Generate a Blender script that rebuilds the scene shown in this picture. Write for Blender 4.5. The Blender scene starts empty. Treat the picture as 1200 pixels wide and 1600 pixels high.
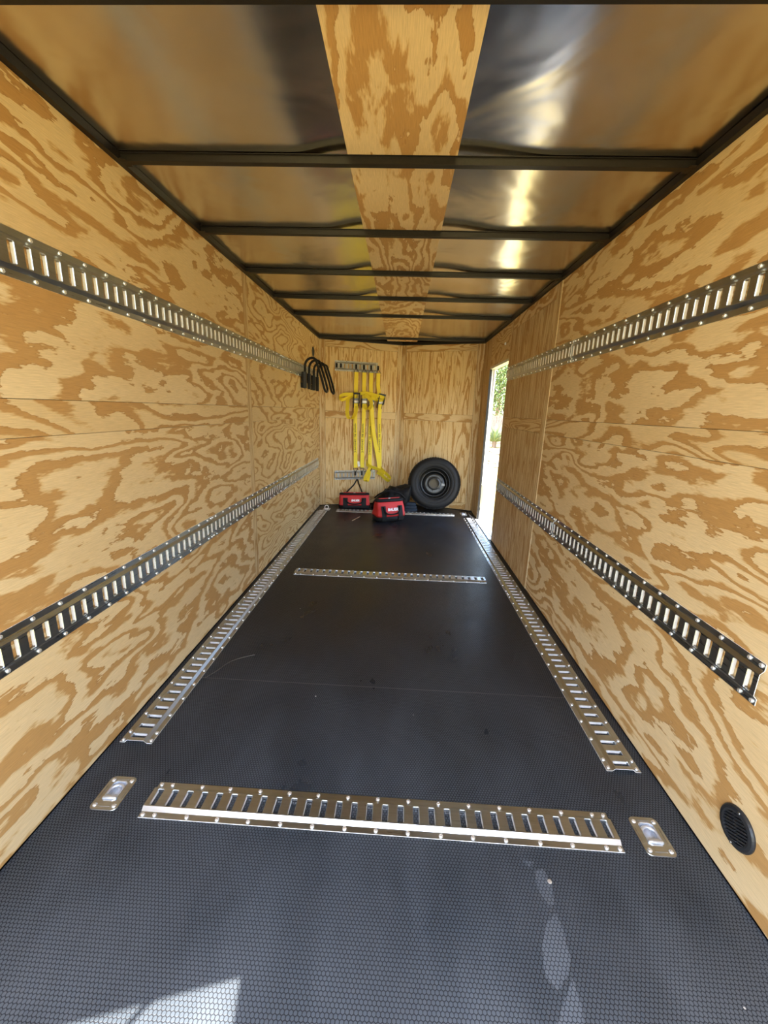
import bpy, math, random
from math import sin, cos, pi, radians, sqrt
from mathutils import Vector, Matrix, noise

# ------------------------------------------------------------------ camera, world, sun, exposure
scn = bpy.context.scene
col = scn.collection
W = 2.06          # inside width
H = 2.128         # top of the plywood walls
YB = -0.12        # rear opening
YN = 5.40         # where the nose starts
YT = 5.77         # tip of the nose
GZ = -0.55        # ground outside

cam_d = bpy.data.cameras.new('camera'); cam = bpy.data.objects.new('camera', cam_d); col.objects.link(cam)
scn.camera = cam
F_PX = 636.94
cam_d.sensor_fit = 'VERTICAL'; cam_d.sensor_height = 32.0
cam_d.lens = F_PX / 1600 * 32.0
cam_d.clip_start = 0.02; cam_d.clip_end = 300
Fv = Vector((-0.03437862, 0.96981898, -0.24139026))
Rv = Vector((0.99854651, 0.04336367, 0.03200732))
Uv = Vector((-0.04150887, 0.23993904, 0.96990014))
cam.matrix_world = Matrix(((Rv.x, Uv.x, -Fv.x, 1.0705), (Rv.y, Uv.y, -Fv.y, 0.0), (Rv.z, Uv.z, -Fv.z, 1.2857), (0, 0, 0, 1)))

vs = scn.view_settings
vs.view_transform = 'Standard'; vs.look = 'None'; vs.gamma = 1.0; vs.use_curve_mapping = False
vs.exposure = 1.05

SUN_DIR = Vector((-0.07, 0.40, -1.0)).normalized()     # the way the sunlight travels
wd = bpy.data.worlds.new('world'); scn.world = wd; wd.use_nodes = True
wn = wd.node_tree; wn.nodes.clear()
wo = wn.nodes.new('ShaderNodeOutputWorld'); wb = wn.nodes.new('ShaderNodeBackground')
sky = wn.nodes.new('ShaderNodeTexSky'); sky.sky_type = 'NISHITA'; sky.sun_disc = False
sky.sun_elevation = radians(70); sky.sun_rotation = radians(190)
sky.air_density = 1.2; sky.dust_density = 3.0; sky.ozone_density = 1.0
hs = wn.nodes.new('ShaderNodeHueSaturation'); hs.inputs['Saturation'].default_value = 1.0
wb.inputs['Strength'].default_value = 0.8
wn.links.new(sky.outputs[0], hs.inputs['Color']); wn.links.new(hs.outputs[0], wb.inputs['Color'])
wn.links.new(wb.outputs[0], wo.inputs['Surface'])
sd = bpy.data.lights.new('sun', 'SUN'); sd.energy = 15.0; sd.angle = radians(0.35); sd.color = (1.0, 0.93, 0.82)
so = bpy.data.objects.new('sun', sd); col.objects.link(so)
so.rotation_euler = SUN_DIR.to_track_quat('-Z', 'Y').to_euler(); so.location = (0, -6, 12)

random.seed(7)

# ------------------------------------------------------------------ helpers
class MB:
    """mesh builder: verts, faces, one material slot per face and a metre-true uv for grain"""
    def __init__(s): s.v = []; s.f = []; s.m = []; s.uv = []
    def vert(s, p): s.v.append(tuple(p)); return len(s.v) - 1
    def face(s, idx, m=0, uv=None): s.f.append(tuple(idx)); s.m.append(m); s.uv.append(uv)
    def poly(s, pts, m=0, uv=None): s.face([s.vert(p) for p in pts], m, uv)
    def box(s, a, b, m=0, T=None):
        x0, y0, z0 = a; x1, y1, z1 = b
        P = [(x0,y0,z0),(x1,y0,z0),(x1,y1,z0),(x0,y1,z0),(x0,y0,z1),(x1,y0,z1),(x1,y1,z1),(x0,y1,z1)]
        if T: P = [T(p) for p in P]
        i = [s.vert(p) for p in P]
        for q in ((0,3,2,1),(4,5,6,7),(0,1,5,4),(1,2,6,5),(2,3,7,6),(3,0,4,7)): s.face([i[k] for k in q], m)
    def loft(s, rings, m=0, cap=True, closed=False):
        n = len(rings[0]); ids = [[s.vert(p) for p in r] for r in rings]
        R = len(ids)
        for k in range(R if closed else R - 1):
            a, b = ids[k], ids[(k + 1) % R]
            mm = m[k] if isinstance(m, (list, tuple)) else m
            for j in range(n): s.face((a[j], a[(j+1) % n], b[(j+1) % n], b[j]), mm)
        if cap and not closed:
            s.face(tuple(reversed(ids[0])), m[0] if isinstance(m, (list, tuple)) else m)
            s.face(tuple(ids[-1]), m[-1] if isinstance(m, (list, tuple)) else m)
    def tube(s, pts, r, n=8, m=0, closed=False):
        pts = [Vector(p) for p in pts]; rings = []; N = len(pts); up = None
        for i, p in enumerate(pts):
            if closed: t = pts[(i+1) % N] - pts[i-1]
            else: t = pts[min(i+1, N-1)] - pts[max(i-1, 0)]
            t.normalize()
            if up is None:
                up = Vector((0,0,1)) if abs(t.z) < .9 else Vector((1,0,0))
            sd_ = t.cross(up).normalized(); up = sd_.cross(t).normalized()
            rr = r[i] if isinstance(r, (list, tuple)) else r
            rings.append([p + rr * (sd_ * cos(2*pi*k/n) + up * sin(2*pi*k/n)) for k in range(n)])
        s.loft(rings, m, cap=not closed, closed=closed)
    def lathe(s, prof, n=24, T=None, m=0, cap=True):
        """prof: (r, h) pairs around +Z"""
        rings = []
        for r, h in prof:
            ring = [Vector((max(r, 1e-5)*cos(2*pi*k/n), max(r, 1e-5)*sin(2*pi*k/n), h)) for k in range(n)]
            rings.append([T(p) for p in ring] if T else ring)
        s.loft(rings, m, cap=cap)
    def ribbon(s, pts, wv, w, t, m=0):
        """flat strap along pts; wv = width direction(s)"""
        pts = [Vector(p) for p in pts]; N = len(pts); rings = []
        for i, p in enumerate(pts):
            tg = (pts[min(i+1, N-1)] - pts[max(i-1, 0)]).normalized()
            wd_ = Vector(wv[i] if isinstance(wv, list) else wv); wd_ = (wd_ - tg * wd_.dot(tg)).normalized()
            nn = tg.cross(wd_).normalized()
            rings.append([p + wd_*w/2 + nn*t/2, p - wd_*w/2 + nn*t/2, p - wd_*w/2 - nn*t/2, p + wd_*w/2 - nn*t/2])
        s.loft(rings, m)
    def mesh(s, name, mats, smooth=False):
        me = bpy.data.meshes.new(name); me.from_pydata(s.v, [], s.f)
        for m_ in mats: me.materials.append(m_)
        me.polygons.foreach_set('material_index', s.m)
        if any(u is not None for u in s.uv):
            l = me.uv_layers.new(name='grain')
            for p, u in zip(me.polygons, s.uv):
                if u:
                    for li, c in zip(p.loop_indices, u): l.data[li].uv = c
        if smooth: me.polygons.foreach_set('use_smooth', [True] * len(s.f))
        me.update(); return me
    def build(s, name, mats, parent=None, smooth=False, loc=None, mw=None):
        if not isinstance(mats, (list, tuple)): mats = [mats]
        return link(name, s.mesh(name, mats, smooth), parent, loc, mw)

def link(name, me, parent=None, loc=None, mw=None):
    o = bpy.data.objects.new(name, me); col.objects.link(o)
    if parent: o.parent = parent
    if loc is not None: o.location = loc
    if mw is not None: o.matrix_local = mw
    return o
def tag(o, label=None, cat=None, group=None, kind=None):
    if label: o['label'] = label
    if cat: o['category'] = cat
    if group: o['group'] = group
    if kind: o['kind'] = kind
    return o
def thing(name, label, cat, group=None, mw=None, loc=None):
    o = bpy.data.objects.new(name, None); o.empty_display_size = .05; col.objects.link(o)
    if mw is not None: o.matrix_world = mw
    if loc is not None: o.location = loc
    return tag(o, label, cat, group)
def mod(o, kind, **kw):
    m_ = o.modifiers.new(kind.lower(), kind)
    for k, v in kw.items(): setattr(m_, k, v)
    return m_
def frame(origin, ex, ey, ez):
    ex, ey, ez = Vector(ex), Vector(ey), Vector(ez); o = Vector(origin)
    return Matrix(((ex.x, ey.x, ez.x, o.x), (ex.y, ey.y, ez.y, o.y), (ex.z, ey.z, ez.z, o.z), (0,0,0,1)))

# ------------------------------------------------------------------ materials
def new_mat(name):
    m = bpy.data.materials.new(name); m.use_nodes = True
    nt = m.node_tree; b = nt.nodes['Principled BSDF']; return m, nt, b
def simple(name, c, rough=.5, metal=0.0, bump=0.0, bscale=200.0, var=0.0, spec=None):
    m, nt, b = new_mat(name)
    b.inputs['Base Color'].default_value = (*c, 1); b.inputs['Roughness'].default_value = rough
    b.inputs['Metallic'].default_value = metal
    if spec is not None: b.inputs['Specular IOR Level'].default_value = spec
    tc = nt.nodes.new('ShaderNodeTexCoord')
    n = nt.nodes.new('ShaderNodeTexNoise'); n.inputs['Scale'].default_value = bscale; n.inputs['Detail'].default_value = 4
    nt.links.new(tc.outputs['Object'], n.inputs['Vector'])
    if bump:
        bp = nt.nodes.new('ShaderNodeBump'); bp.inputs['Strength'].default_value = bump; bp.inputs['Distance'].default_value = .001
        nt.links.new(n.outputs[0], bp.inputs['Height']); nt.links.new(bp.outputs[0], b.inputs['Normal'])
    if var:
        r = nt.nodes.new('ShaderNodeMapRange'); r.inputs[3].default_value = 1 - var; r.inputs[4].default_value = 1 + var
        r.inputs[1].default_value = .3; r.inputs[2].default_value = .7
        mx = nt.nodes.new('ShaderNodeVectorMath'); mx.operation = 'SCALE'; mx.inputs[0].default_value = c
        nt.links.new(n.outputs[0], r.inputs[0]); nt.links.new(r.outputs[0], mx.inputs['Scale'])
        nt.links.new(mx.outputs[0], b.inputs['Base Color'])
    return m

class NG:
    """tiny node-graph helper"""
    def __init__(s, nt): s.nt = nt
    def _in(s, n, i, v):
        if v is None: return
        if isinstance(v, bpy.types.NodeSocket): s.nt.links.new(v, n.inputs[i])
        else: n.inputs[i].default_value = v
    def math(s, op, a, b=None, c=None, clamp=False):
        n = s.nt.nodes.new('ShaderNodeMath'); n.operation = op; n.use_clamp = clamp
        s._in(n, 0, a); s._in(n, 1, b); s._in(n, 2, c); return n.outputs[0]
    def vmath(s, op, a, b=None):
        n = s.nt.nodes.new('ShaderNodeVectorMath'); n.operation = op; s._in(n, 0, a); s._in(n, 1, b)
        return n.outputs[1] if op in ('DOT_PRODUCT', 'LENGTH', 'DISTANCE') else n.outputs[0]
    def noise(s, vec, scale, detail=2, rough=.5, dist=0.0):
        n = s.nt.nodes.new('ShaderNodeTexNoise'); s._in(n, 'Vector', vec)
        n.inputs['Scale'].default_value = scale; n.inputs['Detail'].default_value = detail
        n.inputs['Roughness'].default_value = rough; n.inputs['Distortion'].default_value = dist
        return n.outputs[0]
    def ramp(s, f, stops, interp='LINEAR'):
        n = s.nt.nodes.new('ShaderNodeValToRGB'); s._in(n, 0, f); cr = n.color_ramp; cr.interpolation = interp
        while len(cr.elements) < len(stops): cr.elements.new(.5)
        for e, (p, c) in zip(cr.elements, stops):
            e.position = p; e.color = (*c, 1) if len(c) == 3 else c
        return n.outputs[0]
    def mix(s, f, a, b, mode='MIX'):
        n = s.nt.nodes.new('ShaderNodeMix'); n.data_type = 'RGBA'; n.blend_type = mode
        s._in(n, 0, f); s._in(n, 6, a if not isinstance(a, tuple) else (*a, 1)); s._in(n, 7, b if not isinstance(b, tuple) else (*b, 1))
        return n.outputs[2]
    def sep(s, v):
        n = s.nt.nodes.new('ShaderNodeSeparateXYZ'); s._in(n, 0, v); return n.outputs
    def comb(s, x, y, z=0.0):
        n = s.nt.nodes.new('ShaderNodeCombineXYZ'); s._in(n, 0, x); s._in(n, 1, y); s._in(n, 2, z); return n.outputs[0]
    def rng(s, v, a, b, c, d):
        n = s.nt.nodes.new('ShaderNodeMapRange'); s._in(n, 0, v)
        for i, q in enumerate((a, b, c, d)): n.inputs[i + 1].default_value = q
        return n.outputs[0]

def plywood(name, bands=1.0, warp=1.0, tint=(1, 1, 1), us=.80, vs_=3.0, cream=.46):
    """rotary-cut pine face veneer: contour bands with one sharp and one soft edge.  uv.x runs along the grain (metres)"""
    m, nt, b = new_mat(name); g = NG(nt)
    uvn = nt.nodes.new('ShaderNodeUVMap'); uvn.uv_map = 'grain'
    u, v, _ = g.sep(uvn.outputs[0])
    # large slow relief of the log, stretched along the grain, and its knots
    big = g.noise(g.comb(g.math('MULTIPLY', u, us), g.math('MULTIPLY', v, vs_)), 1.0, 2.0, .45, .55)
    calm = g.rng(g.noise(g.comb(g.math('MULTIPLY', u, .9), g.math('MULTIPLY', v, 1.6), 17.0), 1.0, 1.0, .5), .36, .64, .55, 1.35)
    mid = g.noise(g.comb(g.math('MULTIPLY', u, 5.0), g.math('MULTIPLY', v, 15.0), 3.0), 1.0, 3.0, .5, .3)
    fine = g.noise(g.comb(g.math('MULTIPLY', u, 26.0), g.math('MULTIPLY', v, 150.0), 9.0), 1.0, 2.0, .6)
    drift = g.math('MULTIPLY', v, 1.1 * bands)
    p = g.math('ADD', g.math('MULTIPLY', g.math('MULTIPLY', g.math('SUBTRACT', big, .5), calm), 11.0 * warp * bands), drift)
    p = g.math('ADD', p, g.math('MULTIPLY', mid, 1.9 * warp))
    p = g.math('ADD', p, g.math('MULTIPLY', fine, .34))
    f = g.math('FRACT', p)
    c0 = tuple(a*t for a, t in zip((.690, .520, .290), tint)); c1 = tuple(a*t for a, t in zip((.600, .405, .190), tint))
    c2 = tuple(a*t for a, t in zip((.450, .248, .084), tint)); c3 = tuple(a*t for a, t in zip((.350, .178, .052), tint))
    cc = g.ramp(f, [(0, c0), (cream, c0), (cream+.08, c1), (cream+.14, c2), (.92, c2), (.96, c3), (.99, c0)])
    # broad tone drift between sheets and along them
    tone = g.noise(g.comb(g.math('MULTIPLY', u, 1.5), g.math('MULTIPLY', v, 4.0), 5.0), 1.0, 3, .5)
    cc = g.mix(g.rng(tone, .35, .7, 0.0, .28), cc, tuple(a*t for a, t in zip((.50, .315, .125), tint)))
    fib = g.noise(g.comb(g.math('MULTIPLY', u, 18.0), g.math('MULTIPLY', v, 420.0), 1.0), 1.0, 3, .65)
    k = g.rng(fib, .3, .7, .86, 1.12)
    sc = nt.nodes.new('ShaderNodeVectorMath'); sc.operation = 'SCALE'; nt.links.new(cc, sc.inputs[0]); nt.links.new(k, sc.inputs['Scale'])
    nt.links.new(sc.outputs[0], b.inputs['Base Color'])
    b.inputs['Roughness'].default_value = .55; b.inputs['Specular IOR Level'].default_value = .3
    bp = nt.nodes.new('ShaderNodeBump'); bp.inputs['Strength'].default_value = .25; bp.inputs['Distance'].default_value = .0006
    nt.links.new(fib, bp.inputs['Height']); nt.links.new(bp.outputs[0], b.inputs['Normal'])
    return m
PLY = plywood('plywood', 1.0)
PLY_LINES = plywood('plywood_lines', 5.0, .30, (.97, .95, .90), .8, 3.5, cream=.52)
PLY_FINE = plywood('plywood_fine', 2.2, .8, (.97, .95, .88), cream=.58)
PLY_STRAIGHT = plywood('plywood_straight', 4.0, .20, (.92, .92, .92), .6, 14.0)
PLY_NOSE = plywood('plywood_nose', 3.0, .30, (1.03, 1.02, .95), .8, 11.0, cream=.56)
PLY_EDGE = simple('plywood_edge', (.62, .47, .27), .7, bump=.3, var=.15)

def zinc():
    m, nt, b = new_mat('zinc_steel'); g = NG(nt)
    tc = nt.nodes.new('ShaderNodeTexCoord'); oi = nt.nodes.new('ShaderNodeObjectInfo')
    x, y, z = g.sep(tc.outputs['Object'])
    n = g.noise(g.comb(g.math('MULTIPLY', x, 6.0), g.math('MULTIPLY', y, 160.0), g.math('MULTIPLY', z, 160.0)), 1.0, 3, .6)
    bl = g.noise(tc.outputs['Object'], 9.0, 3, .5)
    cc = g.ramp(g.math('ADD', g.math('MULTIPLY', n, .5), g.math('MULTIPLY', bl, .5)), [(.3, (.39, .41, .42)), (.7, (.55, .58, .60))])
    nt.links.new(cc, b.inputs['Base Color']); b.inputs['Metallic'].default_value = 1.0
    nt.links.new(g.math('ADD', g.rng(n, .3, .7, .24, .36), g.math('MULTIPLY', oi.outputs['Random'], .06)), b.inputs['Roughness'])
    bp = nt.nodes.new('ShaderNodeBump'); bp.inputs['Strength'].default_value = .06; bp.inputs['Distance'].default_value = .001
    nt.links.new(n, bp.inputs['Height']); nt.links.new(bp.outputs[0], b.inputs['Normal'])
    return m
ZINC = zinc()
ZINC_PAN = simple('zinc_pan', (.60, .64, .70), .42, .75, var=.05, bscale=40)  # bluish sky reflection put into the pan colour
ZINC_EDGE = simple('zinc_cut_edge', (.90, .90, .88), .5, .25, var=.08, bscale=60)
SCREW = simple('screw_zinc', (.84, .87, .90), .25, .75)
HOLE = simple('hole_dark', (.02, .02, .02), .8)
ALU = simple('aluminium_trim', (.78, .80, .82), .38, .8, var=.06, bscale=40)
JAMB = simple('white_jamb', (.62, .62, .58), .45, 0, var=.05, bscale=30)
BLACK_STEEL = simple('black_steel', (.010, .008, .007), .42, .0, spec=.28, bump=.1, bscale=90, var=.2)
RUBBER = simple('rubber', (.0065, .0065, .007), .55, spec=.3, bump=.15, bscale=120, var=.25)
BLACK_PLASTIC = simple('black_plastic', (.018, .019, .021), .35, bump=.05)
BLACK_FOAM = simple('black_foam', (.007, .007, .008), .5, spec=.3, bump=.2, bscale=400)
BLACK_CLOTH = simple('black_cloth', (.005, .005, .006), .6, spec=.25, bump=.5, bscale=500, var=.25)
GREY_CLOTH = simple('grey_blue_cloth', (.022, .030, .042), .85, spec=.2, bump=.5, bscale=300, var=.3)
RED_CLOTH = simple('red_cloth', (.56, .022, .022), .62, bump=.5, bscale=500, var=.15)
RED_DARK = simple('red_cloth_end', (.50, .018, .016), .62, bump=.5, bscale=500, var=.2)
WHITE_PRINT = simple('white_print', (.86, .84, .84), .5)
BLACK_PRINT = simple('black_print', (.02, .02, .02), .6)
YELLOW = simple('yellow_webbing', (.86, .68, .035), .55, bump=.5, bscale=700, var=.07)
STEEL_DARK = simple('dark_chrome', (.30, .31, .31), .28, .9)
WHEEL_BLACK = simple('wheel_black', (.006, .006, .006), .28, bump=.05)
WHITE_TAG = simple('white_tag', (.8, .8, .78), .6)

def roof_metal():
    m, nt, b = new_mat('roof_skin'); g = NG(nt)
    tc = nt.nodes.new('ShaderNodeTexCoord')
    dirt = g.noise(tc.outputs['Object'], 3.0, 4, .6)
    cc = g.ramp(dirt, [(.3, (.66, .63, .575)), (.7, (.78, .75, .70))])
    # fine scuffs
    sc = g.noise(g.comb(*[g.math('MULTIPLY', q, k) for q, k in zip(g.sep(tc.outputs['Object']), (30.0, 90.0, 1.0))]), 1.0, 6, .75)
    cc = g.mix(g.rng(sc, .74, .80, 0.0, .5), cc, (.75, .73, .68))
    nt.links.new(cc, b.inputs['Base Color']); b.inputs['Metallic'].default_value = 1.0
    nt.links.new(g.rng(dirt, .3, .7, .17, .26), b.inputs['Roughness'])
    w = g.noise(tc.outputs['Object'], 3.2, 2, .5, .8)
    fine = g.noise(tc.outputs['Object'], 150, 2, .5)
    bp = nt.nodes.new('ShaderNodeBump'); bp.inputs['Strength'].default_value = .45; bp.inputs['Distance'].default_value = .012
    nt.links.new(g.math('ADD', w, g.math('MULTIPLY', fine, .004)), bp.inputs['Height'])
    nt.links.new(bp.outputs[0], b.inputs['Normal'])
    return m
ROOF = roof_metal()

def floor_mat(name='hex_tread_film', extra=0.0):
    """black phenolic-film plywood embossed with a hexagon tread"""
    m, nt, b = new_mat(name); g = NG(nt)
    tc = nt.nodes.new('ShaderNodeTexCoord'); P = tc.outputs['Object']
    PITCH = .0098
    p = g.vmath('MULTIPLY', P, (1/PITCH, 1/PITCH, 0))
    x, y, _ = g.sep(p)
    S = sqrt(3)
    def cell(ox, oy):
        ax = g.math('SUBTRACT', g.math('FLOORED_MODULO', g.math('ADD', x, ox), 1.0), .5)
        ay = g.math('SUBTRACT', g.math('FLOORED_MODULO', g.math('ADD', y, oy), S), S/2)
        return ax, ay
    ax, ay = cell(0, 0); bx, by = cell(.5, S/2)
    la = g.math('ADD', g.math('MULTIPLY', ax, ax), g.math('MULTIPLY', ay, ay))
    lb = g.math('ADD', g.math('MULTIPLY', bx, bx), g.math('MULTIPLY', by, by))
    ch = g.math('LESS_THAN', la, lb)
    gx = g.math('ADD', g.math('MULTIPLY', ax, ch), g.math('MULTIPLY', bx, g.math('SUBTRACT', 1.0, ch)))
    gy = g.math('ADD', g.math('MULTIPLY', ay, ch), g.math('MULTIPLY', by, g.math('SUBTRACT', 1.0, ch)))
    gxa = g.math('ABSOLUTE', gx); gya = g.math('ABSOLUTE', gy)
    d = g.math('MAXIMUM', gxa, g.math('ADD', g.math('MULTIPLY', gxa, .5), g.math('MULTIPLY', gya, .8660254)))
    top = g.rng(d, .37, .445, 1.0, 0.0)
    idv = g.comb(g.math('SUBTRACT', x, gx), g.math('SUBTRACT', y, gy))
    wn_ = nt.nodes.new('ShaderNodeTexWhiteNoise'); wn_.noise_dimensions = '2D'
    nt.links.new(g.vmath('MULTIPLY', g.vmath('FLOOR', g.vmath('MULTIPLY', idv, (10, 10, 0))), (.1, .1, 0)), wn_.inputs['Vector'])
    wn_ = wn_.outputs[0]
    # dust: faint clouds plus scuffs
    cl = g.noise(P, 3.2, 5, .6, .15)
    px, py, _ = g.sep(P)
    sm = g.noise(g.comb(g.math('MULTIPLY', px, 2.2), g.math('MULTIPLY', py, .7), 4.0), 3.0, 4, .6)
    dust = g.math('ADD', g.rng(cl, .34, .80, 0.0, .55), g.rng(sm, .36, .82, 0.0, .5))
    dust = g.math('ADD', dust, g.rng(py, .52, .86, .30, 0.0))  # paler rear edge put in to brighten the sun patch
    dust = g.math('ADD', dust, extra, clamp=True)
    dust_lift_c = g.math('MULTIPLY', dust, g.rng(top, 0, 1, .35, 1.0))
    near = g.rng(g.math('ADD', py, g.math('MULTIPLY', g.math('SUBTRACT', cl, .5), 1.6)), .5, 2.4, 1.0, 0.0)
    film = g.mix(near, (.007, .0065, .007), (.024, .034, .046))  # bluish near tone: sky sheen put into the film colour
    base = g.mix(top, (.008, .008, .010), film)  # grooves darkened in the colour where the sheen is lost
    base = g.mix(g.math('MULTIPLY', wn_, .22), base, (.028, .037, .048))
    line_keep = g.mix(top, (.008, .008, .010), base)
    cc = g.mix(g.math('MULTIPLY', dust_lift_c, g.rng(near, 0, 1, .14, .5)), line_keep, (.125, .150, .185))
    seam = g.math('LESS_THAN', g.math('ABSOLUTE', g.math('SUBTRACT', py, 1.6895)), .0016)
    cc = g.mix(g.math('MULTIPLY', seam, .28), cc, (.30, .29, .27))
    # specks of grit and short scratches
    vo = nt.nodes.new('ShaderNodeTexVoronoi'); vo.inputs['Scale'].default_value = 11.0; nt.links.new(P, vo.inputs['Vector'])
    rs = g.sep(vo.outputs['Color'])[0]
    speck = g.math('LESS_THAN', vo.outputs['Distance'], g.math('MULTIPLY', g.math('POWER', rs, 6.0), .045))
    cc = g.mix(speck, cc, (.55, .55, .52))
    nt.links.new(cc, b.inputs['Base Color'])
    rr = g.math('ADD', g.rng(cl, .3, .7, .25, .28), g.math('MULTIPLY', dust_lift_c, .22))
    rr = g.math('ADD', rr, g.rng(top, 0, 1, .35, 0.0))
    nt.links.new(rr, b.inputs['Roughness']); nt.links.new(g.rng(top, 0, 1, .06, .50), b.inputs['Specular IOR Level'])
    bp = nt.nodes.new('ShaderNodeBump'); bp.inputs['Strength'].default_value = .40; bp.inputs['Distance'].default_value = .0009
    nt.links.new(g.math('ADD', top, g.math('MULTIPLY', g.noise(P, 9, 2, .5), .3)), bp.inputs['Height'])
    nt.links.new(bp.outputs[0], b.inputs['Normal'])
    return m
FLOOR = floor_mat()
FLOOR_PALE = floor_mat('hex_tread_film_pale', .75)

def ground_mat():
    m, nt, b = new_mat('dry_ground'); g = NG(nt)
    tc = nt.nodes.new('ShaderNodeTexCoord')
    n = g.noise(tc.outputs['Object'], 1.2, 6, .65); n2 = g.noise(tc.outputs['Object'], 25, 4, .6)
    cc = g.ramp(g.math('ADD', g.math('MULTIPLY', n, .6), g.math('MULTIPLY', n2, .4)), [(.32, (.20, .155, .05)), (.5, (.28, .225, .075)), (.7, (.32, .27, .11))])
    nt.links.new(cc, b.inputs['Base Color']); b.inputs['Roughness'].default_value = .95
    bp = nt.nodes.new('ShaderNodeBump'); bp.inputs['Strength'].default_value = .6; bp.inputs['Distance'].default_value = .02
    nt.links.new(n2, bp.inputs['Height']); nt.links.new(bp.outputs[0], b.inputs['Normal'])
    return m
GROUND = ground_mat()
ROCK = simple('pale_rock', (.16, .145, .135), .9, bump=.8, bscale=14, var=.3)
BARK = simple('bark', (.16, .11, .075), .9, bump=.8, bscale=30, var=.3)
FENCE = simple('weathered_fence', (.11, .09, .08), .9, bump=.5, bscale=20, var=.35)
def leaf_mat(name, a, b_):
    m, nt, b = new_mat(name); g = NG(nt)
    tc = nt.nodes.new('ShaderNodeTexCoord')
    cc = g.ramp(g.noise(tc.outputs['Object'], 5.0, 3, .6), [(.35, a), (.65, b_)])
    nt.links.new(cc, b.inputs['Base Color']); b.inputs['Roughness'].default_value = .6
    return m
LEAF = leaf_mat('leaves', (.04, .085, .014), (.13, .17, .04))
YUCCA = leaf_mat('yucca_leaves', (.13, .18, .08), (.20, .24, .12))

# ------------------------------------------------------------------ the setting: ground, floor, walls, ceiling
# ground outside
mb = MB(); NGR = 50
rngx = [-40 + 80*i/NGR for i in range(NGR+1)]; rngy = [-40 + 90*i/NGR for i in range(NGR+1)]
ids = [[mb.vert((x, y, GZ + .05*noise.noise(Vector((x*.3, y*.3, 0))) * (1 if abs(x-1) > 3 or abs(y-2) > 6 else 0))) for x in rngx] for y in rngy]
for j in range(NGR):
    for i in range(NGR): mb.face((ids[j][i], ids[j][i+1], ids[j+1][i+1], ids[j+1][i]))
tag(mb.build('ground', GROUND, smooth=True), kind='structure')

# floor with the pockets of the four recessed tie-down rings left open
TIES = [(.150, 1.071), (1.918, 1.046), (.128, 5.190), (1.930, 5.235)]
TW, TL = .092, .124
PW, PL = .036, .041      # half pocket
xs = sorted({0.0, W} | {round(cx + s*PW, 4) for cx, cy in TIES for s in (-1, 1)})
ys = sorted({YB, YN - .35, 1.688, 2.872} | {round(cy + s*PL, 4) for cx, cy in TIES for s in (-1, 1)} | {YN-.12})
ys = [y for y in ys if y <= YN - .12]
mb = MB()
def in_hole(x, y): return any(abs(x-cx) < PW and abs(y-cy) < PL for cx, cy in TIES)
for j in range(len(ys)-1):
    for i in range(len(xs)-1):
        x0, x1, y0, y1 = xs[i], xs[i+1], ys[j], ys[j+1]
        if in_hole((x0+x1)/2, (y0+y1)/2): continue
        g0 = .0012 if y0 in (1.688, 2.872) else 0; g1 = .0012 if y1 in (1.688, 2.872) else 0
        mb.poly([(x0, y0+g0, 0), (x1, y0+g0, 0), (x1, y1-g1, 0), (x0, y1-g1, 0)])
ye = ys[-1]
mb.poly([(0, ye, 0), (W, ye, 0), (W, YN-.10, 0), (W-.05, YN-.02, 0), (W-.14, YN+.035, 0), (W/2, YT-.01, 0), (.14, YN+.045, 0), (.05, YN-.0, 0), (0, YN-.06, 0)])
# thin dark bottom below the joints and the edge of the deck at the back
mb.poly([(0, YB, -.0025), (W, YB, -.0025), (W, 1.0, -.0025), (0, 1.0, -.0025)][::1] if False else [(0, 1.6, -.0022), (W, 1.6, -.0022), (W, 3.0, -.0022), (0, 3.0, -.0022)])
mb.box((0, YB, -.12), (W, YB+.001, 0))
mb.box((-.05, YB, -.16), (W+.05, 5.9, -.10))
floor = tag(mb.build('floor', FLOOR), kind='structure')
# paler marks in the film, right of the middle near the viewer
for pts in ([(1.481, .948), (1.517, .944), (1.50, .925)], [(1.512, .921), (1.538, .926), (1.548, .885), (1.540, .842), (1.522, .828), (1.510, .86), (1.503, .887)],
            [(1.535, .820), (1.541, .779), (1.538, .722), (1.515, .690), (1.484, .664), (1.463, .688), (1.474, .743), (1.50, .79)],
            [(1.530, .693), (1.529, .655), (1.520, .590), (1.508, .53), (1.45, .53), (1.462, .61), (1.488, .642)]):
    mb = MB(); n = len(pts); out = []
    for k in range(n):
        p, q = Vector((*pts[k], 0)), Vector((*pts[(k+1) % n], 0))
        for j in range(5):
            v = p.lerp(q, j/5); w = noise.noise(Vector((v.x*90, v.y*90, 0)))*.004; out.append((v.x + w, v.y - w, .0004))
    mb.poly(out); mb.build('pale_mark', FLOOR_PALE, floor)

# plywood boards.  board(): P maps (along, up, depth) to the world
def board(mb, P, a0, a1, b0, b1, d=0.0, grain='a', m=0, gap=.0008, flip=False, sides=True):
    a0 += gap; a1 -= gap; b0 += gap; b1 -= gap
    off = (random.uniform(0, 40), random.uniform(0, 40))
    def U(a, b):
        return (a + off[0], b + off[1]) if grain == 'a' else (b + off[0], a + off[1])
    c = [(a0, b0), (a1, b0), (a1, b1), (a0, b1)]
    if flip: c = c[::-1]
    mb.poly([P(a, b, d) for a, b in c], m, [U(a, b) for a, b in c])
    back = -.012
    for k in range(4 if sides else 0):
        (a, b), (a2, b2) = c[k], c[(k+1) % 4]
        mb.poly([P(a2, b2, d), P(a, b, d), P(a, b, back), P(a2, b2, back)], 3)
def shell(mb, P, a0, a1, b0, b1, m=4):
    """outer skin behind the boards, keeps daylight out"""
    Q = lambda p: P(*p)
    mb.box((a0, b0, -.06), (a1, b1, -.012), m, T=Q)
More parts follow.
